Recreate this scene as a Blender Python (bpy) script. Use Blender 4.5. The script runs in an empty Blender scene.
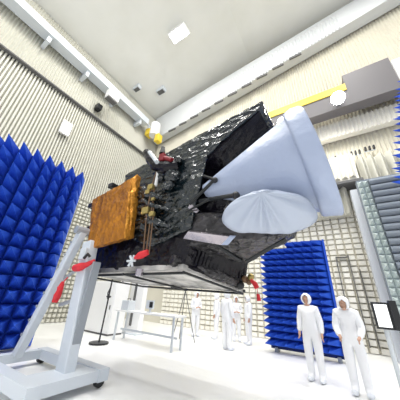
import bpy, bmesh, math, random
from math import sin, cos, radians, pi
from mathutils import Vector, Matrix, noise
random.seed(7)
S = bpy.context.scene
COL = S.collection
# ------------------------------------------------------------------ camera
FPX = 210.0; PSI = radians(33); TH = radians(25); ROLL = radians(3.3); H = 1.5
F = Vector((-sin(PSI)*cos(TH), cos(PSI)*cos(TH), sin(TH)))
R0 = Vector((cos(PSI), sin(PSI), 0)); U0 = R0.cross(F)
R = cos(ROLL)*R0 + sin(ROLL)*U0
U = -sin(ROLL)*R0 + cos(ROLL)*U0
CAM = Vector((0, 0, H))
cd = bpy.data.cameras.new('camera'); co = bpy.data.objects.new('camera', cd); COL.objects.link(co)
m3 = Matrix((R, U, -F)).transposed()
co.matrix_world = Matrix.Translation(CAM) @ m3.to_4x4()
cd.sensor_width = 36; cd.lens = FPX/400*36; cd.clip_end = 200
# principal point of the photograph sits at (200,199)
S.camera = co

def ray(px, py): return F + R*((px-200)/FPX) - U*((py-200)/FPX)
def on(ax, v, px, py):
    "point where the sight line through (px,py) meets the plane axis=v"
    r = ray(px, py); return CAM + r*((v-CAM[ax])/r[ax])
def oy(y, px, py): return on(1, y, px, py)
def ox(x, px, py): return on(0, x, px, py)
def dp(d, px, py): return CAM + ray(px, py)*d

# ------------------------------------------------------------------ materials
def mat(name, col, rough=.6, metal=0, spec=.5, bump=None, var=None, coat=0, emis=None, trans=0, stretch=None):
    m = bpy.data.materials.new(name); m.use_nodes = True
    nt = m.node_tree; b = nt.nodes['Principled BSDF']
    b.inputs['Base Color'].default_value = (*col, 1)
    b.inputs['Roughness'].default_value = rough
    b.inputs['Metallic'].default_value = metal
    b.inputs['Specular IOR Level'].default_value = spec
    b.inputs['Coat Weight'].default_value = coat
    if trans: b.inputs['Transmission Weight'].default_value = trans
    if emis:
        b.inputs['Emission Color'].default_value = (*emis[0], 1); b.inputs['Emission Strength'].default_value = emis[1]
    tc = nt.nodes.new('ShaderNodeTexCoord')
    if bump:
        n = nt.nodes.new('ShaderNodeTexNoise'); n.inputs['Scale'].default_value = bump[0]; n.inputs['Detail'].default_value = 4
        nt.links.new(tc.outputs['Object'], n.inputs['Vector'])
        bp = nt.nodes.new('ShaderNodeBump'); bp.inputs['Strength'].default_value = bump[1]; bp.inputs['Distance'].default_value = .05
        nt.links.new(n.outputs['Fac'], bp.inputs['Height']); nt.links.new(bp.outputs['Normal'], b.inputs['Normal'])
    if var:
        n2 = nt.nodes.new('ShaderNodeTexNoise'); n2.inputs['Scale'].default_value = var[0]; n2.inputs['Detail'].default_value = 5
        if stretch:
            mp = nt.nodes.new('ShaderNodeMapping'); mp.inputs['Scale'].default_value = stretch
            nt.links.new(tc.outputs['Object'], mp.inputs['Vector']); nt.links.new(mp.outputs['Vector'], n2.inputs['Vector'])
        else: nt.links.new(tc.outputs['Object'], n2.inputs['Vector'])
        rp = nt.nodes.new('ShaderNodeValToRGB')
        rp.color_ramp.elements[0].position = .3; rp.color_ramp.elements[1].position = .7
        rp.color_ramp.elements[0].color = (*var[1], 1); rp.color_ramp.elements[1].color = (*col, 1)
        nt.links.new(n2.outputs['Fac'], rp.inputs['Fac']); nt.links.new(rp.outputs['Color'], b.inputs['Base Color'])
    return m
M = dict(
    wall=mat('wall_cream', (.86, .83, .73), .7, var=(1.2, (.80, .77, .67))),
    upper2=mat('band_white', (.78, .76, .70), .6),
    upper=mat('upper_wall_cream', (.70, .67, .57), .7, var=(.9, (.65, .62, .53))),
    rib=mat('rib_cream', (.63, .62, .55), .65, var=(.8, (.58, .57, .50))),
    tile=mat('absorber_white', (.94, .92, .84), .7, var=(2, (.90, .87, .78))),
    ceil=mat('ceiling_paint', (.80, .80, .76), .8, var=(.5, (.74, .74, .69))),
    beam=mat('beam_white', (.62, .635, .64), .6),
    floor=mat('epoxy_floor', (.92, .92, .91), .3, var=(.6, (.89, .89, .88))),
    grey=mat('grey_steel', (.15, .14, .145), .5),
    ltgrey=mat('light_grey_paint', (.62, .66, .70), .4),
    trol=mat('trolley_paint', (.62, .67, .73), .35),
    trold=mat('trolley_dark', (.30, .33, .37), .4),
    pillar=mat('pillar_paint', (.60, .63, .68), .5),
    slate=mat('slate_foam', (.20, .23, .27), .7),
    teal=mat('pale_teal_foam', (.46, .53, .52), .7),
    yellow=mat('crane_yellow', (.85, .62, .06), .45),
    blue=mat('blue_foam', (.018, .095, .60), .7, spec=.35, bump=(60, .15), var=(3, (.015, .08, .52))),
    board=mat('dark_blue_board', (.006, .02, .12), .8),
    foil=mat('black_foil', (.004, .009, .012), .16, spec=.8, bump=(6, .8)),
    foil2=mat('black_foil_smooth', (.006, .005, .009), .24, spec=.28, bump=(5, .4)),
    foil3=mat('grey_foil', (.085, .08, .085), .28, metal=.4, bump=(7, .8), var=(4, (.02, .02, .022))),
    deck=mat('grey_deck_foil', (.70, .68, .66), .35, metal=.5, bump=(6, .7), var=(2.2, (.06, .06, .06))),
    gold=mat('gold_foil', (.64, .25, .02), .36, metal=.6, bump=(10, .55), var=(3, (.30, .115, .018)), stretch=(2.2, 1, .45)),
    gold2=mat('bright_gold_foil', (.85, .40, .06), .3, metal=.6, bump=(14, .6), var=(5, (.6, .24, .03))),
    film=mat('blue_shade_film', (.36, .42, .57), .38, bump=(5, .45)),  # white plastic on the cone; its bluish shade is put into the base colour
    bag=mat('white_film', (.41, .46, .565), .45, bump=(4, .3)),
    silver=mat('silver_mirror_tile', (.48, .44, .48), .18, metal=.8, bump=(5, .4)),
    black=mat('black_plastic', (.012, .013, .015), .4),
    strut=mat('strut_carbon', (.008, .010, .012), .4),
    maroon=mat('maroon_cover', (.22, .012, .018), .5),
    red=mat('red_cloth', (.62, .02, .03), .6),
    brass=mat('brass_fitting', (.42, .33, .12), .35, metal=.7),
    cable=mat('brown_cable', (.16, .09, .045), .5),
    white=mat('white_enamel', (.88, .88, .88), .4),
    suit=mat('cleanroom_suit', (.88, .89, .92), .75, bump=(12, .2)),
    skin=mat('skin', (.60, .36, .26), .5),
    dark=mat('dark_hair', (.02, .015, .012), .6),
    shoe=mat('overshoe', (.75, .78, .84), .6),
    screen=mat('screen', (.9, .9, .9), .3, emis=((.95, .97, 1), .8)),
    lampglass=mat('lamp_glass', (1, 1, 1), .3, emis=((1, .98, .95), 60)),
    panelglass=mat('lamp_panel', (1, 1, 1), .3, emis=((.95, .97, 1), 10)),
    groove=mat('dark_groove', (.12, .12, .12), .7),
)
def facet(m, sc, st, dist):
    "crisp crease bump: cells of a stretched Voronoi tip the film this way and that"
    nt = m.node_tree; b = nt.nodes['Principled BSDF']; old = b.inputs['Normal'].links[0].from_socket
    tc = nt.nodes.new('ShaderNodeTexCoord'); mp = nt.nodes.new('ShaderNodeMapping')
    mp.inputs['Rotation'].default_value = (0, radians(-32), 0); mp.inputs['Scale'].default_value = (.6, 1, 1.5)
    vo = nt.nodes.new('ShaderNodeTexVoronoi'); vo.inputs['Scale'].default_value = sc
    bp = nt.nodes.new('ShaderNodeBump'); bp.inputs['Strength'].default_value = st; bp.inputs['Distance'].default_value = dist
    nt.links.new(tc.outputs['Object'], mp.inputs['Vector']); nt.links.new(mp.outputs['Vector'], vo.inputs['Vector'])
    nt.links.new(vo.outputs['Distance'], bp.inputs['Height']); nt.links.new(old, bp.inputs['Normal']); nt.links.new(bp.outputs['Normal'], b.inputs['Normal'])
facet(M['foil'], 6, .62, .08); facet(M['foil2'], 4, .5, .05); facet(M['foil3'], 8, .6, .06); facet(M['gold'], 5, .4, .03)
# ------------------------------------------------------------------ mesh helpers
class MB:
    def __init__(s): s.bm = bmesh.new()
    def hexa(s, p):
        "8 corners: 0-3 near face ring, 4-7 far face ring"
        v = [s.bm.verts.new(Vector(q)) for q in p]
        for f in ((0,1,2,3),(7,6,5,4),(0,4,5,1),(1,5,6,2),(2,6,7,3),(3,7,4,0)): s.bm.faces.new([v[i] for i in f])
        return s
    def box(s, a, b):
        x0,y0,z0 = a; x1,y1,z1 = b
        return s.hexa([(x0,y0,z0),(x1,y0,z0),(x1,y0,z1),(x0,y0,z1),(x0,y1,z0),(x1,y1,z0),(x1,y1,z1),(x0,y1,z1)])
    def prism(s, poly, off):
        off = Vector(off)
        a = [s.bm.verts.new(Vector(p)) for p in poly]; b = [s.bm.verts.new(Vector(p)+off) for p in poly]
        n = len(poly); s.bm.faces.new(a); s.bm.faces.new(b[::-1])
        for i in range(n): s.bm.faces.new((a[i], b[i], b[(i+1)%n], a[(i+1)%n]))
        return s
    def pyr(s, base, tip):
        v = [s.bm.verts.new(Vector(p)) for p in base]; t = s.bm.verts.new(Vector(tip))
        for i in range(4): s.bm.faces.new((v[i], v[(i+1)%4], t))
        return s
    def rings(s, rs, cap=True):
        "loft a list of rings (same count)"
        vs = [[s.bm.verts.new(Vector(p)) for p in r] for r in rs]; n = len(rs[0])
        for a, b in zip(vs, vs[1:]):
            for i in range(n): s.bm.faces.new((a[i], a[(i+1)%n], b[(i+1)%n], b[i]))
        if cap: s.bm.faces.new(vs[0][::-1]); s.bm.faces.new(vs[-1])
        return s
    def tube(s, pts, r, n=8):
        pts = [Vector(p) for p in pts]; rs = []
        rr = r if isinstance(r, (list, tuple)) else [r]*len(pts)
        for i, p in enumerate(pts):
            d = (pts[min(i+1, len(pts)-1)] - pts[max(i-1, 0)]).normalized()
            a = d.cross(Vector((0,0,1)) if abs(d.z) < .9 else Vector((1,0,0))).normalized(); b = d.cross(a)
            rs.append([p + (a*cos(2*pi*k/n)+b*sin(2*pi*k/n))*rr[i] for k in range(n)])
        return s.rings(rs)
    def bar(s, p, q, w, t, up=(0,1,0)):
        "rectangular bar from p to q, w wide across, t thick along up"
        p, q, up = Vector(p), Vector(q), Vector(up); d = (q-p).normalized()
        a = d.cross(up).normalized()*w/2; b = a.cross(d).normalized()*t/2
        return s.hexa([p-a-b, p+a-b, p+a+b, p-a+b, q-a-b, q+a-b, q+a+b, q-a+b])
    def ball(s, c, r, sc=(1,1,1), seg=12):
        bmesh.ops.create_uvsphere(s.bm, u_segments=seg, v_segments=max(6, seg*2//3), radius=r,
            matrix=Matrix.Translation(Vector(c)) @ Matrix.Diagonal((*sc, 1)))
        return s
    def crumple(s, L, amp, fr, quilt=None, seed=0, ridge=True, oct=3, fold=False):
        bm = s.bm
        bmesh.ops.triangulate(bm, faces=bm.faces[:])
        for _ in range(8):
            es = [e for e in bm.edges if e.calc_length() > L]
            if not es: break
            bmesh.ops.subdivide_edges(bm, edges=es, cuts=1, use_grid_fill=True)
            bmesh.ops.triangulate(bm, faces=[f for f in bm.faces if len(f.verts) > 3])
        bmesh.ops.recalc_face_normals(bm, faces=bm.faces[:])
        bm.normal_update()
        off = Vector((seed*3.1, seed*1.7, seed*.9)); mv = []
        for v in bm.verts:
            q = v.co*fr + off
            if fold: q = Vector((v.co.x*.86+v.co.z*.5, v.co.y, (v.co.z*.86-v.co.x*.5)*2.6))*fr + off
            d = 0; a = 1
            for o in range(oct):
                k = noise.noise(q*(2**o))
                d += a*((.5-abs(k)*1.6) if ridge else k); a *= .55
            if quilt:
                w = v.co + Vector((noise.noise(v.co*1.2+off), noise.noise(v.co*1.2-off), noise.noise(v.co*1.3)))*.06
                g = abs(sin(pi*(w.x+.8*w.z)/quilt))*abs(sin(pi*(w.z-.5*w.x)/quilt))
                d += 1.3*math.sqrt(g)
            mv.append((v, v.normal*d*amp))
        for v, d in mv: v.co += d
        return s
    def build(s, name, m, parent=None, smooth=False, kind=None, bevel=0):
        bm = s.bm
        bmesh.ops.recalc_face_normals(bm, faces=bm.faces[:])
        if bevel: bmesh.ops.bevel(bm, geom=bm.edges[:], offset=bevel, segments=2, affect='EDGES', profile=.5)
        org = Vector((0,0,0)); p = parent
        while p is not None: org += p.location; p = p.parent
        if parent is None:
            # base point of a one-mesh thing
            xs = [v.co for v in bm.verts]
            org = Vector((sum(v.x for v in xs)/len(xs), sum(v.y for v in xs)/len(xs), min(v.z for v in xs)))
        bmesh.ops.translate(bm, verts=bm.verts[:], vec=-org)
        me = bpy.data.meshes.new(name); bm.to_mesh(me); bm.free()
        for f in me.polygons: f.use_smooth = smooth
        me.materials.append(m)
        o = bpy.data.objects.new(name, me); COL.objects.link(o)
        if parent is not None: o.parent = parent
        else: o.location = org
        if kind: o['kind'] = kind
        return o
def tag(o, label=None, cat=None, group=None, kind=None):
    if label: o['label'] = label
    if cat: o['category'] = cat
    if group: o['group'] = group
    if kind: o['kind'] = kind
    return o
def thing(name, label, cat, loc, group=None):
    o = bpy.data.objects.new(name, None); COL.objects.link(o); o.location = loc; o.empty_display_size = .2
    return tag(o, label, cat, group)
def copy_tree(o, parent=None):
    c = o.copy(); COL.objects.link(c); c.parent = parent
    for ch in list(o.children): copy_tree(ch, c)
    return c

# ------------------------------------------------------------------ room shell
XL = -12.4; YB = 11.0; XR = 9.0; YF = -9.0
MB().box((XL-.6, YF, -.2), (XR+4, YB+.6, 0)).build('floor', M['floor'], kind='structure')
def zc(x): return 17.1 + .27*max(0, min(x, -3) - (-12.9))
cm = MB()
cm.hexa([(XL-.6, YF, zc(XL)), (-3, YF, zc(-3)), (-3, YF, zc(-3)+.3), (XL-.6, YF, zc(XL)+.3),
         (XL-.6, YB+.6, zc(XL)), (-3, YB+.6, zc(-3)), (-3, YB+.6, zc(-3)+.3), (XL-.6, YB+.6, zc(XL)+.3)])
cm.box((-3, YF, zc(0)), (XR+4, YB+.6, zc(0)+.3))
cm.build('ceiling', M['ceil'], kind='structure')

def frus(mb, base, tip, k):
    tip = Vector(tip); b = [Vector(p) for p in base]; c = sum(b, Vector())/4
    mb.hexa(b + [p.lerp(c, k) + (tip-c) for p in b])
# left wall: backing, tall vertical wedges above, pyramid field below
wl = MB(); wl.box((XL-.5, YF, 0), (XL-.25, YB+.3, 17.2))
y = -4.0
while y < YB:
    # upper shallow ribs above the seam
    wl.prism([(XL-.26, y, 12.6), (XL-.26, y+.17, 12.6), (XL-.14, y+.085, 12.6)], (0, 0, 4.6))
    # deep wedges under the seam
    wl.prism([(XL-.26, y, 6.6), (XL-.26, y+.14, 6.6), (XL-.08, y+.105, 6.6), (XL-.08, y+.035, 6.6)], (0, 0, 5.85))
    y += .155
zt = 6.6; n = 0
z = 0.0
while z < 6.5:
    y = -2.0
    while y < YB-.1:
        frus(wl, [(XL-.26, y, z), (XL-.26, y+.2, z), (XL-.26, y+.2, z+.2), (XL-.26, y, z+.2)], (XL-.08, y+.1, z+.1), .35)
        y += .225
    z += .225
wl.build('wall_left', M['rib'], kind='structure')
MB().box((XL-.25, -4, 12.44), (XL+.16, YB, 12.52)).build('trim_1', M['groove'], kind='structure')

# back wall
wb = MB(); wb.box((XL-.5, YB+.25, 0), (XR+4, YB+.6, 20.2))
x = XL
while x < XR:
    wb.prism([(x, YB+.26, 6.2), (x+.13, YB+.26, 6.2), (x+.065, YB+.13, 6.2)], (0, 0, 14))
    x += .165
z = 0.0
while z < 6.1:
    x = -9.6
    while x < 4.5:
        frus(wb, [(x, YB+.26, z), (x+.297, YB+.26, z), (x+.297, YB+.26, z+.217), (x, YB+.26, z+.217)], (x+.148, YB+.1, z+.108), .22)
        x += .315
    z += .235
wbo = wb.build('wall_back', M['tile'], kind='structure')
wbo.data.materials.append(M['upper'])
for f in wbo.data.polygons:
    if f.center.z + wbo.location.z > 6.3: f.material_index = 1
# sloping beam in front of the back wall, under the ceiling
bl = lambda x: 14.55 + .175*(x+12)
bm_ = MB(); bm_.hexa([(XL, 10.4, bl(XL)), (XR, 10.4, bl(XR)), (XR, 10.4, zc(XR)-.01), (XL, 10.4, zc(XL)-.01),
            (XL, YB+.1, bl(XL)), (XR, YB+.1, bl(XR)), (XR, YB+.1, zc(XR)-.01), (XL, YB+.1, zc(XL)-.01)])
x = -8.0
while x < 3:
    bm_.prism([(x, 10.4, bl(x)+.05), (x+.16, 10.4, bl(x)+.05), (x+.08, 10.32, bl(x)+.05)], (0, 0, 1.5)); x += .2
bm_.build('trim_2', M['beam'], kind='structure')
dk = MB(); x = -10.5
while x < 0:
    dk.box((x, 10.35, bl(x)-.1), (x+.75, 10.45, bl(x+.4)-.02)); x += 1.15
dk.build('trim_3', M['groove'], kind='structure')
# white ribbed band high on the right
wr = MB(); wr.box((-2.5, 10.75, 9.45), (5, YB+.105, 10.35)); x = -2.4
while x < 5:
    wr.prism([(x, 10.75, 9.45), (x+.15, 10.75, 9.45), (x+.075, 10.62, 9.45)], (0, 0, .9)); x += .18
wr.build('trim_4', M['upper2'], kind='structure')
# side wall on the right, far outside the frame except its end
# pillar
MB().box((1.1, 10.0, 0), (1.42, 10.4, 6.0)).build('trim_5', M['pillar'], kind='structure')
# access-hatch seams in the white absorber wall
sm = MB()
for x, z0, z1 in ((.05, .2, 3.4), (.5, .2, 3.5), (.78, .2, 2.9)): sm.box((x, 10.97, z0), (x+.03, 11.1, z1))
sm.box((.05, 10.97, 3.4), (.53, 11.1, 3.43))
sm.build('trim_6', M['groove'], kind='structure')

# flat lamp on the left wall
c = ox(XL+.12, 66, 128)
t = thing('wall_lamp', 'small bright rectangular lamp on the ribbed left wall above the blue absorber', 'lamp', (c.x, c.y, c.z-.35))
MB().box((c.x-.1, c.y-.27, c.z-.45), (c.x+.05, c.y+.27, c.z+.45)).build('housing', M['white'], t)
MB().box((c.x+.05, c.y-.2, c.z-.38), (c.x+.07, c.y+.2, c.z+.38)).build('diffuser', M['panelglass'], t)

# crane runway rail along the left wall
t = thing('crane_rail', 'long pale grey crane runway rail along the top of the left wall', 'rail', (XL+.4, 3, 14.9))
MB().box((XL+.05, -3, 14.95), (XL+.75, 9.0, 15.5)).build('girder', M['ltgrey'], t)
MB().box((XL+.2, -3, 15.5), (XL+.5, 9.0, 15.66)).build('rail', M['white'], t)
for yy in (1.0, 3.4, 5.8, 8.2): MB().box((XL-.2, yy, 14.5), (XL+.6, yy+.2, 14.95)).build('bracket', M['ltgrey'], t)
c = ox(XL+.75, 110, 97)
t = thing('junction_box', 'white box mounted on the crane rail of the left wall', 'box', (c.x, c.y, c.z-.3))
MB().box((c.x-.02, c.y-.35, c.z-.4), (c.x+.5, c.y+.45, c.z+.35)).build('case', M['white'], t, bevel=.03)
MB().box((c.x+.0, c.y-.3, c.z-.5), (c.x+.4, c.y+.4, c.z-.4)).build('bottom_plate', M['groove'], t)
c = ox(XL+.1, 98, 108)
tag(MB().box((c.x-.19, c.y-.18, c.z-.2), (c.x+.25, c.y+.18, c.z+.22)).build('camera_housing', M['black'], bevel=.02),
    'small dark camera box fixed on the left wall below the crane rail', 'camera')
# crane hoist in the corner
c = oy(9.6, 156, 129)
t = thing('crane_hoist', 'yellow and white crane end truck in the far upper corner', 'crane', (c.x, c.y, c.z-.8))
MB().tube([c+Vector((-.1, 0, -.75)), c+Vector((-.1, 0, .55))], .42, 14).build('drum', M['white'], t, smooth=False)
MB().box(c+Vector((-1.0, -.3, -.5)), c+Vector((-.45, .3, .2))).build('end_truck', M['yellow'], t, bevel=.03)
MB().box(c+Vector((.1, -.1, -1.5)), c+Vector((.55, .4, -.75))).build('bumper', M['yellow'], t, bevel=.03)

MB().bar(c+Vector((-.4, 0, 0)), (XL+.45, 9.01, 15.2), .2, .2).build('link_beam', M['ltgrey'], t)
# crane bridge on the right
t = thing('crane_bridge', 'grey and yellow overhead crane bridge crossing the upper right', 'crane', (0, 10.2, 10.55))
MB().box((-4.2, 9.9, 10.5), (4.0, 10.5, 11.5)).build('girder', M['grey'], t)
MB().box((-4.2, 9.85, 11.5), (2.1, 10.5, 11.95)).build('top_flange', M['yellow'], t)
MB().box((4.0, 9.8, 10.3), (4.6, 10.7, 12.2)).build('end_truck', M['white'], t)
MB().box((2.1, 9.9, 11.5), (4.0, 10.5, 12.6)).build('trolley_cover', M['grey'], t)
def flood(px, py, r, lab):
    c = oy(9.45, px, py); aim = (CAM + Vector((-.5, 0, 1.5)) - c).normalized()
    t = thing('floodlight', lab, 'lamp', c - Vector((0, 0, r)), 'floodlights on the crane bridge')
    a = aim.cross(Vector((0, 0, 1))).normalized(); b = aim.cross(a)
    ring = lambda q, k: [c+aim*q+(a*cos(2*pi*i/20)+b*sin(2*pi*i/20))*k for i in range(20)]
    MB().rings([ring(-.25, r*.5), ring(-.1, r*1.05), ring(.03, r*1.1)]).build('housing', M['ltgrey'], t, smooth=True)
    MB().rings([ring(.032, r), ring(.06, r*.9)]).build('lens', M['lampglass'], t)
    MB().tube([c-aim*.15, (c.x, 9.86, c.z)], .06, 8).build('mounting_arm', M['ltgrey'], t)
    l = bpy.data.lights.new('flood_beam', 'SPOT'); l.spot_size = radians(150); l.spot_blend = .6; l.energy = 700*r/.3; l.shadow_soft_size = r; l.color = (1, .98, .93)
    lo = bpy.data.objects.new('flood_beam', l); COL.objects.link(lo); lo.location = c+aim*.12
    lo.rotation_euler = Vector((-.05, -.25, -1)).to_track_quat('-Z', 'Y').to_euler()
    return c
flood(338, 98, .3, 'dazzling round floodlight on the crane bridge right of the large white cone')
flood(282, 122, .24, 'dazzling floodlight on the crane bridge just above the upper edge of the white cone')

# ceiling fittings
def ceil_at(px, py):
    r = ray(px, py); k = (zc(-9)-H)/r.z
    for _ in range(20):
        p = CAM + r*k; k *= (zc(p.x)-.12-H)/(p.z-H)
    return CAM + r*k
for (px, py, w, lab) in ((123, 97, .5, 'square dark ceiling vent nearer the left wall'), (161, 91.5, .5, 'square dark ceiling vent nearer the white beam, the upper of two'), (137, 89, .4, 'narrow ceiling vent between the two square ones')):
    c = ceil_at(px, py)
    t = thing('ceiling_vent', lab, 'vent', c, 'vents in the ceiling')
    MB().box(c+Vector((-w*.8, -w*.45, -.06)), c+Vector((w*.8, w*.45, .3))).build('frame', M['ltgrey'], t)
    MB().box(c+Vector((-w*.62, -w*.35, -.1)), c+Vector((w*.62, w*.35, -.06))).build('grille', M['groove'], t)
# added high-bay lamps, put in to light the hall and whiten the ceiling
k = 0
for yy in (-4.0, 1.0, 6.0):
    for xx in (-6.5, -1.5, 3.5):
        zz = zc(xx) - .5
        t = thing('added_ceiling_lamp', ['rectangular ceiling lamp', 'rectangular ceiling lamp'][0] + ' added to light the hall, in the row ' + {-4.0: 'behind the viewer', 1.0: 'above the satellite', 6.0: 'nearest the back wall'}[yy] + ', ' + {-6.5: 'left', -1.5: 'middle', 3.5: 'right'}[xx] + ' of three', 'lamp', (xx, yy, zz), 'added lamps under the ceiling')
        MB().box((xx-.7, yy-.4, zz), (xx+.7, yy+.4, zz+.2)).build('housing', M['white'], t)
        MB().box((xx-.6, yy-.3, zz-.03), (xx+.6, yy+.3, zz)).build('diffuser', M['panelglass'], t)
        for s in (-.5, .5): MB().tube([(xx+s, yy, zz+.2), (xx+s, yy, zc(xx+s)+.05)], .02, 6).build('hanger', M['ltgrey'], t)
        l = bpy.data.lights.new('hall_light', 'AREA'); l.shape = 'RECTANGLE'; l.size = 1.2; l.size_y = .6; l.energy = 340; l.color = (1, .985, .95)
        lo = bpy.data.objects.new('hall_light', l); COL.objects.link(lo); lo.location = (xx, yy, zz-.06)

# small dark fittings in threes on the right upper wall
for (px, py) in ((329, 163), (336, 160), (356, 154.5), (370, 150)):
    c = oy(10.95, px, py)
    t = thing('wall_bracket', {329: 'dark wall bracket nearest the white cone', 336: 'dark wall bracket second from the white cone', 356: 'dark wall bracket third from the white cone', 370: 'dark wall bracket farthest right below the ribbed band'}[px], 'bracket', c, 'dark brackets on the ribbed wall')
    MB().box(c+Vector((-.22, 0, -.05)), c+Vector((.22, .04, 0))).build('plate', M['ltgrey'], t)
    for s in (-.2, 0, .2): MB().box(c+Vector((s*.8-.035, -.12, -.02)), c+Vector((s*.8+.035, .04, .17))).build('clamp', M['black'], t)

# ------------------------------------------------------------------ absorber panels
def pyr_mesh(w, h, d, tw=0, th=0):
    m = MB(); m.pyr([(-w/2, 0, -h/2), (w/2, 0, -h/2), (w/2, 0, h/2), (-w/2, 0, h/2)], (tw, -d, th))
    bm = m.bm; bmesh.ops.recalc_face_normals(bm, faces=bm.faces[:])
    bm.faces.new([v for v in bm.verts if abs(v.co.y) < 1e-6])
    me = bpy.data.meshes.new('absorber_pyramid'); bm.to_mesh(me); bm.free(); me.materials.append(M['blue']); return me
def absorber(t, cells, w, h, d, rotz, cut=100, rot=None, tw=0, th=0):
    "cells: world positions of pyramid bases, nearest / largest first"
    me = pyr_mesh(w, h, d, tw, th)
    for p in cells[:cut]:
        o = bpy.data.objects.new('absorber_pyramid', me); COL.objects.link(o); o.parent = t
        o.location = Vector(p) - t.location; o.rotation_euler = rot or (0, 0, rotz)
    if len(cells) > cut:
        mb = MB(); from mathutils import Euler
        mt = Euler(rot or (0, 0, rotz)).to_matrix()
        for p in cells[cut:]:
            p = Vector(p)
            mb.pyr([p+mt@Vector(q) for q in ((-w/2, 0, -h/2), (w/2, 0, -h/2), (w/2, 0, h/2), (-w/2, 0, h/2))], p+mt@Vector((tw, -d, th)))
        mb.build('absorber_pyramids_rest', M['blue'], t, kind='stuff')
# left one: faces +X, columns along Y
PX = -7.78
t = thing('blue_absorber_panel', 'large blue pyramid foam absorber wall standing at the left edge', 'absorber panel', (PX-.3, 2.0, 0), 'blue pyramid absorber panels')
pt = .36; cols = 9; ztop = 5.33+.08
y1 = 3.27+.34
MB().box((PX-.25, y1-cols*pt, .12), (PX, y1, ztop+.02)).build('backing_board', M['board'], t)
for yy in (y1-cols*pt+.2, y1-.3):
    MB().box((PX-.3, yy, 0), (PX-.05, yy+.12, .3)).build('foot', M['trold'], t)
cells = []
for r in range(15):
    for c_ in range(cols): cells.append((PX, y1-(c_+.5)*pt, ztop-(r+.5)*pt))
absorber(t, cells, pt, pt, .78, pi/2, tw=-.34, th=.1)
# centre one: faces -Y, two heights
t = thing('blue_absorber_panel', 'blue pyramid foam absorber panel behind the standing man, stepped top', 'absorber panel', (-1.35, 8.6, 0), 'blue pyramid absorber panels')
PY = 8.62
x1 = -.27; w = .30; hh = .215; d = .55
MB().box((x1-4*w, PY, .1), (x1, PY+.2, 3.62)).box((x1-7*w, PY, .1), (x1-4*w, PY+.2, 3.40)).build('backing_board', M['board'], t)
for xx in (x1-6.6*w, x1-.6*w): MB().box((xx, PY-.05, 0), (xx+.1, PY+.3, .14)).build('foot', M['trold'], t)
cells = []
for r in range(16):
    for c_ in range(7):
        top = 3.62 if c_ < 4 else 3.40
        z = top-(r+.5)*hh
        if z > .15: cells.append((x1-(c_+.5)*w, PY, z))
absorber(t, cells, w, hh, d, 0, tw=-.2, th=.0)
MB().box((x1, PY-.12, .1), (x1+.06, PY+.22, 3.62)).build('side_board', M['blue'], t)
# right high one: leans out from the right, tips to the left
a = oy(6.9, 392, 95); b = oy(6.9, 390, 158)
t = thing('blue_absorber_panel', 'blue absorber panel hung high at the right edge, spikes pointing left', 'absorber panel', b + Vector((.5, 0, -.1)), 'blue pyramid absorber panels')
up = (a-b).normalized(); yv = Vector((0, 1, 0)); out = up.cross(yv).normalized()      # out -> +x
if out.x < 0: out = -out
nn = 6; sp = (a-b).length/(nn-1)
from mathutils import Matrix as Mx
rm = Mx((yv, out, up)).transposed()   # local x->Y, local y->out, local z->up
if rm.determinant() < 0: rm = Mx((-yv, out, up)).transposed()
rot = rm.to_euler()
cells = [b+up*sp*i+out*.95+yv*(.6-.32*j) for j in range(6) for i in range(-1, nn+1)]
absorber(t, cells, .3, sp*.8, .85, 0, rot=rot)
p0 = b-up*sp*1.5+out*.95; p1 = b+up*sp*(nn+.5)+out*.95
MB().hexa([p0-yv*1.0, p1-yv*1.0, p1+yv*1.0, p0+yv*1.0, p0-yv*1.0+out*.2, p1-yv*1.0+out*.2, p1+yv*1.0+out*.2, p0+yv*1.0+out*.2]).build('backing_board', M['board'], t)
for q in (-.7, .7):
    pm = p0+yv*q+out*.2+up*.6
    MB().tube([pm, (pm.x+.6, pm.y, pm.z), (pm.x+.6, pm.y, 0)], .06, 8).build('mast', M['ltgrey'], t)

# slate ribbed absorber on the right
t = thing('ribbed_absorber_panel', 'slate grey absorber panel with long horizontal ribs behind the right pillar', 'absorber panel', (3, 9.7, 0))
GY = 9.45; gx = 1.68; gt = 6.05
MB().box((gx-.38, GY, .1), (5.2, GY+.3, gt+.05)).build('backing_board', M['slate'], t)
z = gt; i = 0
while z > .35:
    m = MB(); rs = []
    for xx in (gx, 5.2): rs.append([(xx, GY-.16*sin(pi*k/8), z-.13+.125*cos(pi*k/8)) for k in range(9)])
    m.rings(rs).build('rib', M['slate'], t); z -= .26
for c_ in range(2):
    z = gt-.02
    while z > .35:
        x0 = gx-.36+.18*c_
        MB().pyr([(x0, GY, z-.25), (x0+.17, GY, z-.25), (x0+.17, GY, z), (x0, GY, z)], (x0+.085, GY-.2, z-.12)).build('edge_pyramid', M['teal'], t); z -= .26
for xx in (1.6, 4.9): MB().box((xx, GY-.1, 0), (xx+.15, GY+.5, .12)).build('foot', M['trold'], t)

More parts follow.
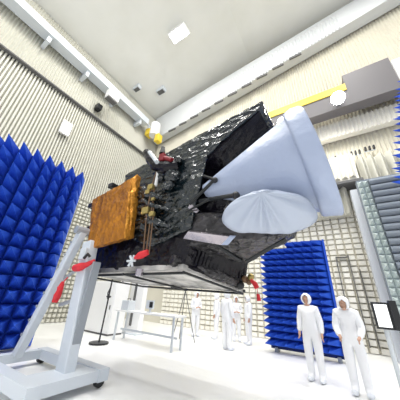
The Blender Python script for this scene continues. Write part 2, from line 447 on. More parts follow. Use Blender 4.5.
# white ribbed housing under the brackets
t = thing('ribbed_housing', 'white ribbed housing mounted on the wall beside the white cone', 'housing', (.8, 10.6, 6.7))
m = MB(); m.box((-.9, 10.45, 6.62), (1.6, YB+.105, 8.05)).build('body', M['wall'], t)
x = -.85; m = MB()
while x < 1.55:
    m.prism([(x, 10.45, 6.8), (x+.26, 10.45, 6.8), (x+.13, 10.2, 6.8)], (0, 0, 1.2)); x += .3
m.build('ribbed_front', M['wall'], t)
MB().box((-.9, 10.25, 6.5), (1.7, YB+.105, 6.62)).build('bottom_ledge', M['groove'], t)
t = thing('ribbed_cover', 'row of cream wedge absorbers on the wall above the slate panel', 'absorber panel', (2.9, 10.7, 6.3))
m = MB(); m.box((1.7, 10.7, 6.2), (5, YB+.105, 7.75)); m.build('backing_board', M['rib'], t)
x = 1.72
while x < 4.9:
    MB().prism([(x, 10.7, 6.2), (x+.3, 10.7, 6.2), (x+.15, 10.3, 6.2)], (0, 0, 1.55)).build('wedge', M['rib'], t); x += .34
x = -2.2; t = thing('ribbed_cover', 'row of cream wedge absorbers below the white ribbed housing', 'absorber panel', (-.5, 10.8, 5.2))
MB().box((-2.2, 10.8, 5.2), (1.0, YB+.09, 6.48)).build('backing_board', M['rib'], t)
while x < .9:
    MB().prism([(x, 10.8, 5.2), (x+.26, 10.8, 5.2), (x+.13, 10.5, 5.2)], (0, 0, 1.28)).build('wedge', M['rib'], t); x += .3

# ------------------------------------------------------------------ satellite
sat = thing('satellite', 'large black foil-wrapped satellite with gold panel and white-covered cone', 'satellite', (-3.2, 3.6, 1.7))
Y0 = 3.0
# bus
n4 = [oy(3.0, 82, 271), oy(3.0, 184, 266), oy(3.0, 198, 226), oy(3.0, 96, 212)]
fBL = oy(4.7, 145, 283); fBR = oy(4.7, 243, 289)
f4 = [fBL, fBR, Vector((fBR.x, 4.7, n4[2].z)), Vector((n4[3].x+.3, 4.7, n4[3].z))]
MB().hexa(n4+f4).crumple(.085, .035, 2.6, seed=1).build('bus_body', M['foil2'], sat)
# lower deck: silvery underside with dark bars
dz = Vector((0, 0, -.05))
g = [p+Vector((0, -.02, 0)) for p in (n4[0], n4[1], fBR, fBL)]
MB().hexa([g[0]+dz, g[1]+dz, g[1]-dz*.6, g[0]-dz*.6, g[3]+dz, g[2]+dz, g[2]-dz*.6, g[3]-dz*.6]).crumple(.1, .02, 3, seed=2).build('lower_deck', M['deck'], sat)
for k in range(3):
    u = k/2
    p = g[0].lerp(g[1], u)+dz*2; q = g[3].lerp(g[2], u)+dz*2
    MB().tube([p, q], .022, 6).build('deck_bar', M['strut'], sat)
for v in (.03, .97):
    p = g[0].lerp(g[3], v)+dz*2; q = g[1].lerp(g[2], v)+dz*2
    MB().tube([p, q], .026, 6).build('deck_bar', M['strut'], sat)
# upper box with the tapering sunshield
prof = [(126, 175), (165, 154.5), (214, 127.5), (262, 102), (261, 106.5), (229, 133.5), (196, 165), (190, 176), (190, 205), (191, 228), (150, 246), (118, 232)]
P = [oy(2.95, *p) for p in prof]
mb = MB(); off = Vector((.03, 1.08, .06)); mb.prism(P, off)
mb.crumple(.035, .014, 2.4, quilt=.4, seed=3, oct=3, fold=True).build('upper_box', M['foil'], sat, smooth=True)
# smooth dark underside of the sunshield
u0 = [oy(2.97, 262, 106), oy(2.97, 195, 167), oy(2.97, 206, 196)]
mb = MB(); mb.hexa([u0[0]+Vector((-.06, .03, -.08)), u0[1]+Vector((-.02, .03, -.09)), u0[1]+Vector((-.02, .03, .02)), u0[0]+Vector((-.06, .03, .02)),
                    u0[0]+Vector((-.03, 1.12, -.05)), u0[1]+Vector((0, 1.12, -.06)), u0[1]+Vector((0, 1.12, .02)), u0[0]+Vector((-.03, 1.12, .02))])
mb.crumple(.09, .012, 2.2, seed=4).build('sunshield_underside', M['foil2'], sat)
rp = [oy(3.3, 188, 168), oy(3.3, 226, 168), oy(3.3, 226, 226), oy(3.3, 188, 226)]
MB().hexa(rp+[p+Vector((0, .5, 0)) for p in rp]).crumple(.07, .03, 3.2, seed=6).build('recess_panel', M['foil2'], sat)
# instrument platform under the cone
nA = [oy(3.0, 188, 246), oy(3.0, 284, 234), oy(3.0, 292, 214), oy(3.0, 190, 214)]
fA = [oy(4.1, 246, 263), oy(4.1, 294, 238), oy(4.1, 300, 216), oy(4.1, 246, 214)]
MB().hexa(nA+fA).crumple(.075, .04, 2.8, seed=5).build('instrument_platform', M['foil3'], sat)
MB().tube([oy(2.95, 208, 240), oy(3.2, 242, 261)], .03, 8).build('truss_tube', M['strut'], sat)
MB().tube([oy(3.0, 246, 262), oy(2.95, 286, 239)], .03, 8).build('truss_tube', M['strut'], sat)
MB().tube([oy(2.92, 172, 260), oy(3.7, 212, 273), oy(4.5, 240, 283)], [.09, .1, .09], 12).crumple(.05, .02, 6, seed=4).build('foil_roll', M['foil3'], sat)
for i in range(8):
    p = oy(2.93+.1*(i % 3), 206+i*10, 239+4*(i % 2)-i*.6); q = oy(3.3, 212+i*9, 250-(i % 3)*4-i*.9)
    MB().tube([p, p.lerp(q, .5)+Vector((.03, -.03, 0)), q], .012, 6).build('cord', M['strut'], sat)
# pleated black skirt on the right end of the bus
pl_ = MB(); a0 = oy(3.15, 196, 242); a1 = oy(4.4, 246, 262)
N = 34; top = []; bot = []
for i in range(N):
    u = i/(N-1); p = a0.lerp(a1, u); q = oy(3.1, 184, 263).lerp(oy(4.55, 240, 282), u)
    k = .05*(1 if i % 2 else -1)+.03*noise.noise(Vector((i*.7, 0, 0)))
    top.append(p+Vector((.03+k*.3, 0, 0))); bot.append(q+Vector((.08+k, 0, 0)))
back_t = [p+Vector((-.12, 0, 0)) for p in top]; back_b = [p+Vector((-.15, 0, 0)) for p in bot]
pl_.rings([top, bot, back_b, back_t, top], cap=False)
pl_.build('pleated_skirt', M['foil2'], sat)

# cone
c1 = dp(3.35, 319, 160.5)
v = ray(319, 160.5).normalized()
ch = (dp(3.35, 298, 106) - dp(3.35, 340, 214)).normalized()
c0 = dp(3.72, 206, 191)
ax = (c1-c0).normalized()
a_ = ch; b_ = (v - ax*.10 - ch*v.dot(ch)).normalized()
Lc = (c1-c0).length
def cring(s, r, n=64, wob=0, seed=0, sq=1):
    o = c0+ax*s*Lc; out = []
    for i in range(n):
        th = 2*pi*i/n
        k = r*(1+wob*noise.noise(Vector((cos(th)*2.2, sin(th)*2.2, seed+s*3))))
        out.append(o+(a_*cos(th)+b_*sin(th)*sq)*k)
    return out
cone = MB(); rr = []
for i in range(22):
    s = i/21*.93; rr.append(cring(s, .12+.79*s, wob=.015, seed=2))
cone.rings(rr).build('cone_cover', M['film'], sat, smooth=True)
cone_o = [o for o in sat.children if o.name.startswith('cone_cover')][0]
tag(cone_o, 'smooth white film over the large cone, bluish shade put into its colour')
cf = MB(); rr = []
for i, (s, r) in enumerate(((.855, .77), (.86, .85), (.88, .875), (.90, .885), (.93, .905), (.96, .915), (.99, .93), (1.0, .92), (1.003, .84), (.98, .3), (.98, .02))):
    rr.append(cring(s, r, wob=.05 if r > .5 else 0, seed=5+i*.15))
cf.rings(rr).build('cone_cuff', M['film'], sat, smooth=True)
# smaller bagged instrument
out_px = [(221.5, 222), (223, 212), (229, 204), (240, 197), (252, 192.5), (263, 190), (280, 191), (298, 194), (311, 201), (318, 212), (317, 222), (306, 229), (290, 234), (272, 234), (256, 233), (240, 233), (229, 230)]
cxp = Vector((266, 212))
def outline(th):
    # ray-cast the polygon outline from its middle
    d = Vector((cos(th), sin(th))); best = 0
    for i in range(len(out_px)):
        p = Vector(out_px[i])-cxp; q = Vector(out_px[(i+1) % len(out_px)])-cxp
        e = q-p; den = d.x*e.y-d.y*e.x
        if abs(den) < 1e-9: continue
        tt = (p.x*e.y-p.y*e.x)/den; uu = (p.x*d.y-p.y*d.x)/den
        if tt > 0 and -1e-6 <= uu <= 1+1e-6: best = max(best, tt)
    q = cxp+d*best; return dp(2.72, q.x, q.y)
NB = 96; ring0 = [outline(2*pi*i/NB) for i in range(NB)]
for _ in range(2): ring0 = [(ring0[i-1]+ring0[i]*2+ring0[(i+1) % NB])/4 for i in range(NB)]
apex = dp(2.52, 262, 193); back = dp(3.05, 275, 210); vd = ray(268, 212).normalized()
bag = MB(); rr = []
for j in range(1, 15):
    t_ = j/14; r = []
    for i, p in enumerate(ring0):
        th = 2*pi*i/NB
        q = apex.lerp(p, t_**.9)
        bulge = .22*math.sqrt(max(0, 1-t_*t_))*t_**.3
        fold = (.022*sin(th*11+2*noise.noise(Vector((cos(th), sin(th), 0))*2))+.02*noise.noise(Vector((cos(th)*4, sin(th)*4, 1))))*min(1, t_*1.8)
        r.append(q - vd*(bulge+fold))
    rr.append(r)
for s, k in ((.9, .12), (.7, .26), (.4, .36)):
    rr.append([back.lerp(p, s)+vd*(k*.4) for p in ring0])
bag.rings(rr).build('instrument_bag', M['bag'], sat, smooth=True)
tag([o for o in sat.children if o.name.startswith('instrument_bag')][0], 'gathered white plastic bag over the smaller instrument')

# struts
def st(ps, r, nm='strut', m='strut', par=sat): return MB().tube(ps, r, 8).build(nm, M[m], par)
st([oy(2.75, 190, 204), oy(2.6, 214, 180)], .028); st([oy(2.75, 200, 201), oy(2.55, 236, 195)], .035)
st([oy(2.8, 204, 176), oy(2.6, 216, 180)], .026); st([oy(2.8, 186, 212), oy(2.65, 210, 199)], .02)
MB().ball(oy(2.55, 236, 195.5), .06, seg=10).build('strut_end', M['black'], sat, smooth=True)
MB().ball(oy(2.6, 215, 180), .05, seg=10).build('strut_end', M['black'], sat, smooth=True)
# silver tiles
def slab(px, y, th, name, m, bev=0):
    a = [oy(yy, *p) for p, yy in zip(px, y)]; nrm = (a[1]-a[0]).cross(a[3]-a[0]).normalized()
    if nrm.y < 0: nrm = -nrm
    return MB().prism(a, nrm*th).build(name, M[m], sat)
slab([(188, 231.5), (229, 236.5), (221, 245), (183, 238.5)], (2.8, 2.8, 2.9, 2.9), .04, 'radiator_tile', 'silver')
slab([(229, 236.5), (235, 237), (228, 245), (221, 245)], (2.8, 2.8, 2.9, 2.9), .04, 'radiator_tile', 'film')
slab([(190, 203), (199, 210), (196, 213), (188, 208)], (2.8, 2.8, 2.8, 2.8), .03, 'radiator_tile', 'silver')

# gold panel
gp = [oy(2.62, 87, 249), oy(2.62, 124, 238), oy(2.62, 132, 178), oy(2.62, 93, 200)]
gb = [p+Vector((.0, .1, 0)) for p in gp]
MB().hexa(gp+gb).crumple(.05, .02, 3.5, seed=8).build('gold_panel', M['gold'], sat)
ge = [oy(2.6, 124, 238), oy(2.72, 129.5, 236), oy(2.72, 137.5, 175), oy(2.6, 131, 178.5)]
MB().prism(ge, Vector((-.02, .12, 0))).crumple(.04, .022, 5, seed=9).build('gold_edge', M['gold2'], sat)
tag([o for o in sat.children if o.name.startswith('gold_edge')][0], 'brighter orange folded edge of the gold panel')
for (px, py) in ((92, 206), (91, 229), (112, 186)):
    c = oy(2.8, px, py); MB().box(c-Vector((.09, .06, .06)), c+Vector((.09, .3, .06))).build('panel_hinge', M['black'], sat, bevel=.01)
st([oy(2.7, 118, 236), oy(3.1, 124, 238)], .04, 'panel_hinge', 'black')

# antenna arm at the top with its red cover, mast and cables
arm = [oy(2.7, 146.5, 152), oy(2.7, 150, 160), oy(2.72, 156, 166), oy(2.78, 166, 168), oy(2.9, 178, 166)]
am = MB().tube(arm, [.085, .1, .12, .15, .14], 12).build('antenna_arm', M['foil2'], sat)
MB().tube([oy(2.58, 149.5, 152), oy(2.56, 157, 162)], [.04, .05], 8).build('antenna_plate', M['ltgrey'], am)
for (px, py, r) in ((172, 163, .12), (178, 160, .08), (164, 172, .14), (172, 176, .15), (168, 186, .12), (160, 178, .1)):
    MB().ball(oy(2.85, px, py), r, (1.2, .8, 1), 10).crumple(.05, .03, 8, seed=px).build('foil_bundle', M['foil'], sat)
c = oy(2.7, 162, 158)
MB().box(c+Vector((-.06, -.05, -.1)), c+Vector((.08, .05, .1))).build('antenna_cover', M['maroon'], sat, bevel=.02)
c = oy(2.7, 163, 149); MB().tube([c+Vector((0, 0, -.13)), c+Vector((0, 0, .05))], [.07, .04], 10).build('antenna_head', M['black'], sat)
MB().tube([oy(2.7, 162, 157), oy(2.72, 172, 160)], .05, 8).build('antenna_cover', M['maroon'], sat)
st([oy(2.78, 159, 168), oy(2.78, 155.5, 186)], .035, 'mast', 'white')
st([oy(2.8, 158, 166), oy(2.75, 152, 186), oy(2.7, 147, 212), oy(2.75, 143, 256)], .014, 'cable', 'cable')
st([oy(2.8, 156, 176), oy(2.72, 151, 214), oy(2.75, 146, 255)], .014, 'cable', 'cable')
st([oy(2.8, 153, 188), oy(2.72, 153.5, 214), oy(2.75, 149, 254)], .012, 'cable', 'cable')
for (px, py, s) in ((151, 187, .07), (148, 192, .06), (146, 211, .09), (152, 214, .06), (153, 199, .04)):
    c = oy(2.72, px, py); MB().box(c-Vector((s, s*.6, s*.8)), c+Vector((s, s*.6, s*.8))).build('brass_fitting', M['brass'], sat, bevel=s*.2)
# foil folds between gold panel and box
for i in range(9):
    p = oy(2.85, 136+random.uniform(0, 10), 188+i*5); q = oy(2.8, 150+random.uniform(0, 24), 194+i*5+random.uniform(-6, 6))
    MB().tube([p, p.lerp(q, .5)+Vector((0, -.08, .04)), q], [.03, .055, .02], 7).crumple(.05, .02, 9, seed=i).build('foil_bundle', M['foil'], sat)

def redtag(pts, r, lab):
    o = MB().tube(pts, r, 8).build('red_tag', M['red'], sat); tag(o, lab); return o
redtag([oy(2.46, 75, 268), oy(2.46, 80, 267), oy(2.5, 86, 265), oy(2.6, 95, 260.5)], [.07, .085, .055, .035], 'red cover on the lower left corner')
redtag([oy(2.7, 135, 258), oy(2.7, 141, 255), oy(2.72, 148, 252)], [.03, .07, .05], 'red tag hanging below the cables')
for k in range(6):
    c = oy(2.75, 132, 261); th = k*pi/3
    MB().tube([c, c+Vector((cos(th)*.11, -.02, sin(th)*.11))], .022, 6).build('star_knob', M['ltgrey'], sat)
c = oy(2.8, 140, 269); MB().tube([c, c+Vector((0, 0, -.12))], .07, 10).build('sensor', M['silver'], sat)
c = oy(3.9, 240, 276); 
for (px, py, r, m) in ((236, 280, .07, 'black'), (240, 285, .09, 'black'), (245, 279, .07, 'cable'), (249, 282, .06, 'cable'), (251, 277, .07, 'brass'), (232, 284, .06, 'foil3')):
    MB().ball(oy(4.4, px, py), r, seg=10).build('connector', M[m], sat, smooth=True)
redtag([oy(4.3, 251, 280), oy(4.3, 255, 284), oy(4.3, 257, 288)], [.03, .05, .05], 'red tag at the lower right corner')
redtag([oy(4.3, 258, 294), oy(4.3, 259, 301)], [.03, .04], 'red streamer dangling at the lower right')
st([oy(4.3, 257, 287), oy(4.3, 258, 295)], .006, 'cord', 'red')
c = oy(3.6, 172, 286)
st([oy(4.5, 172, 280), oy(4.5, 173, 289)], .05, 'connector', 'black')
st([oy(4.75, 143, 283), oy(4.75, 245, 291)], .03, 'edge_tube', 'strut')

# ------------------------------------------------------------------ trolley holding the left end
tr = thing('tilt_trolley', 'pale grey steel tilting trolley holding the left end of the satellite', 'trolley', (-5.3, 2.6, 0))
pt_ = oy(2.5, 83, 231)
ab = oy(2.5, 40, 312); d_ = (ab-pt_).normalized(); foot = ab + d_*((.25-ab.z)/d_.z)
MB().bar(pt_, foot, .17, .16).build('diagonal_arm', M['trol'], tr, bevel=.02)
kk = pt_.lerp(foot, .12)
MB().tube([pt_+Vector((0, -.16, 0)), pt_+Vector((0, .5, 0))], .09, 12).build('pivot', M['trold'], tr)
for i in range(1, 9):
    p = pt_.lerp(foot, i/9.5)+Vector((-.06, -.085, 0)); MB().tube([p, p+Vector((0, -.02, 0))], .025, 8).build('bolt', M['trold'], tr)
q0 = oy(2.62, 91, 242); q1 = oy(2.62, 77, 312); d_ = (q1-q0).normalized(); q2 = q0+d_*((.2-q0.z)/d_.z)
MB().bar(q0, q2, .29, .2).build('upright', M['trol'], tr, bevel=.02)
e0 = oy(2.64, 97, 262); e1 = oy(2.64, 84, 312); d_ = (e1-e0).normalized(); e2 = e0+d_*((.2-e0.z)/d_.z)
MB().bar(e0, e2, .05, .16).build('guide_rail', M['trold'], tr)
MB().box((foot.x-.3, 1.9, .1), (q2.x+.4, 2.1, .28)).box((foot.x-.3, 3.0, .1), (q2.x+.4, 3.2, .28)).box((foot.x-.28, 2.1, .11), (foot.x-.1, 3.0, .27)).box((q2.x-.2, 2.1, .11), (q2.x+.38, 3.0, .27)).build('base_frame', M['trol'], tr)
for xx in (foot.x-.2, q2.x+.3):
    for yy in (2.0, 3.1): MB().tube([(xx-.04, yy, .09), (xx+.04, yy, .09)], .09, 14).build('wheel', M['black'], tr)
MB().bar(oy(2.6, 62, 280), oy(2.6, 88, 262), .05, .05).build('brace', M['trold'], tr)
MB().bar(oy(2.6, 60, 305), oy(2.6, 74, 300), .06, .06).build('brace', M['trold'], tr)
MB().box(oy(2.5, 84, 254)+Vector((-.1, -.05, -.12)), oy(2.5, 84, 254)+Vector((.1, .2, .12))).build('clamp', M['ltgrey'], tr, bevel=.02)
MB().tube([oy(2.45, 84, 258), oy(2.45, 88, 254), oy(2.5, 90, 257)], .03, 8).build('clamp_lever', M['black'], tr)
# red cloth cover hanging on the trolley
tc = oy(2.45, 59, 291)
t = thing('red_cover', 'red cloth cover hanging between the arms of the grey trolley', 'cover', tc-Vector((0, 0, .2)))
MB().tube([tc+Vector((-.03, 0, -.2)), tc+Vector((0, 0, -.08)), tc+Vector((.02, 0, .06)), tc+Vector((.05, 0, .17))], [.05, .065, .055, .02], 10).crumple(.05, .015, 8, seed=3).build('pouch', M['red'], t)
MB().tube([tc+Vector((.05, 0, .16)), oy(2.5, 68, 277)], .012, 6).build('strap', M['red'], t)

# ------------------------------------------------------------------ equipment under and beyond the satellite
def floor_box(name, lab, cat, p0, p1, y, depth, m='white'): pass
# white cabinet
a = oy(6.2, 93, 281); b = oy(6.2, 113, 306)
t = thing('equipment_cabinet', 'white equipment cabinet standing behind the grey trolley', 'cabinet', ((a.x+b.x)/2, 6.5, 0))
MB().box((a.x, 6.2, .06), (b.x, 6.9, a.z)).build('body', M['white'], t, bevel=.02)
MB().box((a.x+.02, 6.22, 0), (b.x-.02, 6.88, .06)).build('plinth', M['groove'], t)
dr = MB().box((a.x+.05, 6.17, .15), (b.x-.05, 6.2, a.z-.08)).build('door', M['white'], t)
MB().box((b.x-.14, 6.14, .9), (b.x-.11, 6.17, 1.05)).build('handle', M['groove'], dr)
MB().box((a.x+.08, 6.165, 1.28), (a.x+.14, 6.17, 1.34)).build('indicator', M['red'], t)
# cable stand
a = oy(5.2, 109, 262); 
t = thing('hook_stand', 'thin black stand with cables below the left of the satellite', 'stand', (oy(5.2, 108, 300).x, 5.2, 0))
xx = oy(5.2, 108, 300).x
MB().tube([(xx, 5.2, .03), (xx, 5.2, 1.95)], .025, 8).build('pole', M['black'], t)
MB().tube([(xx, 5.2, 0), (xx, 5.2, .05)], .3, 16).build('base', M['black'], t)
MB().tube([(xx+.04, 5.17, 1.95), (xx+.07, 5.15, 1.7), (xx-.02, 5.15, 1.5), (xx+.03, 5.15, 1.3)], .02, 6).build('cable', M['black'], t)
MB().ball((xx, 5.2, 1.38), .07, (1.5, 1, .6), 10).build('clamp', M['black'], t)
# gantry posts
for (p0, p1, lab) in ((117, 123, 'slim white gantry post left of the wider one under the satellite'), (129, 142, 'wide white gantry post with dark slots under the satellite')):
    a = oy(7.2, p0, 300); b = oy(7.2, p1, 300)
    t = thing('gantry_post', lab, 'post', ((a.x+b.x)/2, 7.3, 0))
    w = b.x-a.x
    MB().box((a.x, 7.2, .05), (b.x, 7.45, 2.2)).build('column', M['white'], t)
    MB().box((a.x+w*.35, 7.17, .3), (a.x+w*.5, 7.2, 2.15)).build('slot', M['groove'], t)
    MB().box((a.x-.04, 7.1, 0), (b.x+.04, 7.55, .05)).build('foot_plate', M['ltgrey'], t)
    MB().box((a.x-.03, 7.15, 2.2), (b.x+.03, 7.5, 2.25)).build('top_plate', M['ltgrey'], t)
# workbench with monitor
a = oy(6.0, 118, 309); b = oy(6.0, 178, 309)
t = thing('workbench', 'long white workbench beneath the satellite', 'table', ((a.x+b.x)/2, 6.2, 0))
zt = .95
MB().box((a.x, 5.9, zt-.05), (b.x, 6.5, zt)).build('tabletop', M['white'], t)
for xx in (a.x+.1, b.x-.1):
    for yy in (5.95, 6.4): MB().box((xx-.03, yy, 0), (xx+.03, yy+.05, zt-.05)).build('leg', M['ltgrey'], t)
MB().box((a.x+.1, 6.2, .3), (b.x-.1, 6.23, .36)).build('stretcher', M['ltgrey'], t)
c = oy(6.1, 150, 306)
t = thing('monitor', 'small dark-screened monitor on the white workbench', 'monitor', (c.x, 6.1, zt))
MB().box((c.x-.2, 6.1, zt+.12), (c.x+.14, 6.16, c.z+.18)).build('case', M['ltgrey'], t)
MB().box((c.x-.03, 6.09, zt+.16), (c.x+.12, 6.1, c.z+.13)).build('screen', M['black'], t)
MB().box((c.x-.1, 6.08, zt), (c.x+.08, 6.2, zt+.03)).box((c.x-.03, 6.12, zt+.03), (c.x+.02, 6.15, zt+.13)).build('stand', M['ltgrey'], t)
c = oy(6.1, 127, 306)
t = thing('instrument_case', 'pale instrument case on the workbench left of the monitor', 'box', (c.x, 6.1, zt))
MB().box((c.x-.2, 6.0, zt), (c.x+.18, 6.35, zt+.33)).build('case', M['ltgrey'], t, bevel=.02)
MB().tube([(c.x-.08, 6.15, zt+.33), (c.x-.08, 6.15, zt+.39), (c.x+.08, 6.15, zt+.39), (c.x+.08, 6.15, zt+.33)], .012, 6).build('handle', M['groove'], t)
# tripod
c = oy(7.6, 186, 284)
t = thing('tripod', 'thin dark tripod left of the white-suited group', 'tripod', (c.x, 7.6, 0))
hd = Vector((c.x, 7.6, 1.75))
for an in (.3, 2.4, 4.5): MB().tube([hd, (c.x+.5*cos(an), 7.6+.5*sin(an), 0.01)], .014, 6).build('leg', M['groove'], t)
MB().box(hd-Vector((.05, .05, .02)), hd+Vector((.05, .05, .08))).build('head', M['black'], t)
# display on cart at the lower right
sa = oy(4.6, 370.5, 302.5); sb = oy(4.6, 388, 302)
t = thing('display_cart', 'white-lit display on a wheeled stand in front of the right pillar', 'display', ((sa.x+sb.x)/2, 4.5, 0))
x0, x1_ = sa.x, sb.x; zt = sa.z
MB().box((x0, 4.62, zt-.36), (x1_, 4.67, zt+.01)).build('bezel', M['black'], t)
MB().box((x0+.03, 4.605, zt-.33), (x1_-.03, 4.62, zt-.02)).build('screen', M['screen'], t)
MB().box((x1_, 4.58, zt-.36), (x1_+.09, 4.7, zt+.04)).build('side_box', M['black'], t)
MB().tube([((x0+x1_)/2, 4.69, .12), ((x0+x1_)/2, 4.69, zt-.1)], .03, 10).build('post', M['ltgrey'], t)
MB().box((x0-.05, 4.4, .07), (x1_+.05, 4.45, .12)).box((x0-.05, 4.9, .07), (x1_+.05, 4.95, .12)).box(((x0+x1_)/2-.04, 4.4, .07), ((x0+x1_)/2+.04, 4.95, .13)).build('base', M['ltgrey'], t)
for xx in (x0, x1_):
    for yy in (4.42, 4.92): MB().tube([(xx-.02, yy, .035), (xx+.02, yy, .035)], .035, 10).build('wheel', M['black'], t)

# ------------------------------------------------------------------ people
def skin_mesh(verts, edges, radii, name, m, parent, sub=2, extra=None, mats=None):
    me = bpy.data.meshes.new(name); me.from_pydata([Vector(v) for v in verts], edges, [])
    o = bpy.data.objects.new(name, me); COL.objects.link(o)
    o.modifiers.new('s', 'SKIN'); sv = me.skin_vertices[0].data
    for i, r in enumerate(radii): sv[i].radius = (r, r) if not isinstance(r, tuple) else r
    sv[0].use_root = True
    ss = o.modifiers.new('u', 'SUBSURF'); ss.levels = sub; ss.render_levels = sub
    dg = bpy.context.evaluated_depsgraph_get()
    nm = bpy.data.meshes.new_from_object(o.evaluated_get(dg)); bpy.data.objects.remove(o)
    bm = bmesh.new(); bm.from_mesh(nm)
    nm2 = bpy.data.meshes.new(name)
    if extra: extra(bm)
    bm.to_mesh(nm2); bm.free(); nm2.materials.clear()
    nm2.materials.append(m)
    for f in nm2.polygons: f.use_smooth = True
    ob = bpy.data.objects.new(name, nm2); COL.objects.link(ob); ob.parent = parent
    return ob
def person(x, y, hgt, rz, label, lean=0.0, arms='down', head_tilt=0.0, turn=0.0):
    t = thing('person', label, 'person', (x, y, 0), 'technicians in white suits'); t.rotation_euler = (0, 0, rz)
    k = hgt/1.78
    L = lambda *p: Vector(p)*k
    def bend(p, z0=.95):
        # lean forward (towards local -y) about the hips
        if p[2] <= z0: return Vector(p)
        d = p[2]-z0; return Vector((p[0], p[1]*cos(lean)-d*sin(lean), z0+d*cos(lean)+p[1]*sin(lean)))
    hipz = .95
    V = []; E = []; Rb = []; Rs = []
    def add(p, r, rs, par=None, b=True):
        V.append((bend(p) if b else Vector(p))*k); Rb.append(r*k); Rs.append(rs*k)
        if par is not None: E.append((par, len(V)-1))
        return len(V)-1
    pel = add((0, 0, .95), .125, .155); wa = add((0, 0, 1.12), .115, .15, pel); chs = add((0, .01, 1.32), .125, .155, wa); sh = add((0, .01, 1.44), .085, .12, chs); nk = add((0, 0, 1.53), .05, .07, sh)
    h0 = add((0, -.015, 1.61), .078, .05, nk); h1 = add((0, -.01, 1.69), .094, .05, h0); h2 = add((0, 0, 1.745), .06, .03, h1)
    wrists = []
    for s in (-1, 1):
        a = add((s*.10, 0, .90), .085, .115, pel); kn = add((s*.11, -.015, .50), .056, .085, a); an = add((s*.11, .02, .11), .04, .07, kn); ft = add((s*.12, -.13, .045), .035, .05, an)
        sl = add((s*.17, .01, 1.43), .058, .085, sh)
        if arms == 'down':
            el = add((s*.235, .02, 1.15), .042, .066, sl); wr = add((s*.245, -.06, .92), .03, .048, el); pm = add((s*.245, -.085, .85), .032, .02, wr)
        elif arms == 'fold':
            el = add((s*.24, .0, 1.15), .042, .066, sl); wr = add((s*.10, -.22, 1.13), .03, .048, el); pm = add((s*.04, -.25, 1.14), .032, .02, wr)
        else:
            el = add((s*.23, -.10, 1.18), .042, .066, sl); wr = add((s*.16, -.33, 1.12), .03, .048, el); pm = add((s*.145, -.40, 1.12), .032, .02, wr)
        wrists.append((s, Vector(V[wr]), Vector(V[pm])))
    head_c = (V[h0]+V[h1])/2
    def face(bm):
        def blob(c, r, sc): bmesh.ops.create_uvsphere(bm, u_segments=10, v_segments=8, radius=r*k, matrix=Matrix.Translation(c) @ Matrix.Diagonal((*sc, 1)))
        fwd = Vector((0, -cos(lean), -sin(lean))); upv = Vector((0, -sin(lean), cos(lean)))
        c = head_c
        blob(c+fwd*.088*k+upv*.0*k, .016, (.8, 1, 1.4))                      # nose
        blob(c+fwd*.078*k-upv*.035*k, .02, (1.2, .5, .35))                   # lips
        blob(c+fwd*.07*k-upv*.07*k, .028, (1, .7, .7))                       # chin
        for s in (-1, 1): blob(c+Vector((s*.082*k, 0, 0)), .024, (.4, .8, 1.2)); blob(c+fwd*.074*k+upv*.022*k+Vector((s*.031*k, 0, 0)), .013, (1.2, .7, .7))
        # fingers: own tapering bent chains rooted in the palm
        for s, wv, pv in wrists:
            d = (pv-wv).normalized(); side = d.cross(Vector((1, 0, 0)) if abs(d.x) < .8 else Vector((0, 0, 1))).normalized(); nrm = d.cross(side)
            for i, (o_, ln) in enumerate(((-.026, .062), (-.009, .074), (.009, .078), (.026, .070))):
                p = pv+side*o_*k; pts = [p-d*.02*k, p+d*ln*.55*k+nrm*s*-.008*k, p+d*ln*k+nrm*s*-.03*k]
                tubebm(bm, pts, [.0095*k, .0085*k, .006*k])
            p = wv.lerp(pv, .6)-side*.028*k
            tubebm(bm, [p, p+d*.03*k-side*.022*k, p+d*.062*k-side*.024*k+nrm*s*-.012*k], [.012*k, .010*k, .007*k])
    def tubebm(bm, pts, rr):
        rs = []
        for i, p in enumerate(pts):
            d = (pts[min(i+1, 2)]-pts[max(i-1, 0)]).normalized(); a = d.cross(Vector((.3, .5, .8))).normalized(); b = d.cross(a)
            rs.append([bm.verts.new(p+(a*cos(j*pi/3)+b*sin(j*pi/3))*rr[i]) for j in range(6)])
        for a, b in zip(rs, rs[1:]):
            for j in range(6): bm.faces.new((a[j], a[(j+1) % 6], b[(j+1) % 6], b[j]))
        bm.faces.new(rs[-1]); bm.faces.new(rs[0][::-1])
    skin_mesh(V, E, Rb, 'body', M['skin'], t, extra=face)
    # coverall: the same pose, fuller, without head, palms and feet tips
    drop = {h0, h1, h2}
    keep = [i for i in range(len(V)) if i not in drop]
    hands = set()
    for i in keep:
        if Rs[i] == .02*k: hands.add(i)
    keep = [i for i in keep if i not in hands]
    Rs = [q*1.12 for q in Rs]
    mp = {o_: n_ for n_, o_ in enumerate(keep)}
    ed = [(mp[a], mp[b]) for a, b in E if a in mp and b in mp]
    skin_mesh([V[i] for i in keep], ed, [Rs[i] for i in keep], 'coverall', M['suit'], t)
    # hood: shell around the head, open over the face
    fwd = Vector((0, -cos(lean), -sin(lean))); upv = Vector((0, -sin(lean), cos(lean))); sd = Vector((1, 0, 0))
    hb = MB(); c = head_c+upv*.01*k; n1, n2 = 18, 12; vs = []
    for i in range(n2+1):
        ph = -1.25+i/n2*(pi/2+1.25)
        row = []
        for j in range(n1+1):
            a0 = .62 if ph < .45 else .62*max(0, 1-(ph-.45)/.35)
            th = a0+(2*pi-2*a0)*j/n1
            row.append(hb.bm.verts.new(c+(fwd*cos(th)*.128+sd*sin(th)*.122)*cos(ph)*k+upv*sin(ph)*.135*k))
        vs.append(row)
    for a, b in zip(vs, vs[1:]):
        for j in range(n1): hb.bm.faces.new((a[j], a[j+1], b[j+1], b[j]))
    bmesh.ops.remove_doubles(hb.bm, verts=hb.bm.verts[:], dist=.001)
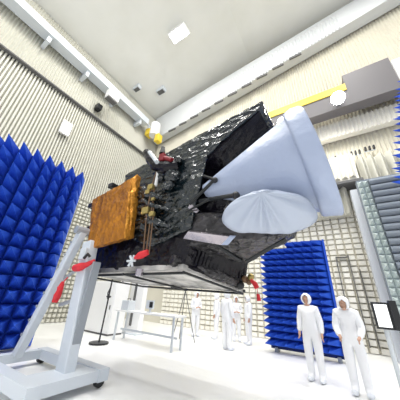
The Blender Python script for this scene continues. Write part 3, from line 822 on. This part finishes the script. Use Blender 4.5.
    bmesh.ops.solidify(hb.bm, geom=hb.bm.faces[:], thickness=.012*k)
    me = bpy.data.meshes.new('hood'); hb.bm.to_mesh(me); hb.bm.free(); me.materials.append(M['suit'])
    for f in me.polygons: f.use_smooth = True
    o = bpy.data.objects.new('hood', me); COL.objects.link(o); o.parent = t
    for s in (-1, 1):
        mb = MB(); mb.ball(Vector((s*.12, -.07, .05))*k, .075*k, (.85, 1.9, .68), 12)
        me = bpy.data.meshes.new('overshoe'); bmesh.ops.translate(mb.bm, verts=mb.bm.verts[:], vec=(0, 0, .001)); mb.bm.to_mesh(me); mb.bm.free(); me.materials.append(M['shoe'])
        for f in me.polygons: f.use_smooth = True
        o = bpy.data.objects.new('overshoe', me); COL.objects.link(o); o.parent = t
    return t
def stand(px, py, y, rz, label, **kw):
    p = oy(y, px, py); ln = kw.get('lean', 0)
    h = p.z/(1.845/1.78) if ln == 0 else kw.pop('h')
    return person(p.x, y, h, rz, label, **kw)
stand(305, 291, 6.3, radians(-8), 'person in white hooded suit standing before the blue panel', arms='down')
stand(343, 298, 6.0, radians(-5), 'person in white hooded suit leaning forward left of the lit display', lean=.38, h=1.74, arms='reach')
stand(197, 290.5, 9.0, radians(60), 'leftmost person of the white-suited group under the satellite, beside the tripod', arms='fold')
stand(217, 292, 9.2, radians(-70), 'second person from the left in the white-suited group', arms='down')
stand(227, 289, 7.6, radians(160), 'tallest person of the white-suited group, back turned', arms='down')
stand(236, 295, 9.4, radians(30), 'shorter person of the white-suited group behind the tallest', arms='fold')
stand(247.5, 294, 9.1, radians(-50), 'rightmost person of the white-suited group near the blue panel', arms='down')

# ------------------------------------------------------------------ light and view
w = bpy.data.worlds.new('world'); S.world = w; w.use_nodes = True
w.node_tree.nodes['Background'].inputs[0].default_value = (.93, .96, 1, 1)
w.node_tree.nodes['Background'].inputs[1].default_value = .72
vs = S.view_settings; vs.view_transform = 'Standard'; vs.look = 'None'; vs.exposure = 0.33; vs.gamma = 1; vs.use_curve_mapping = False
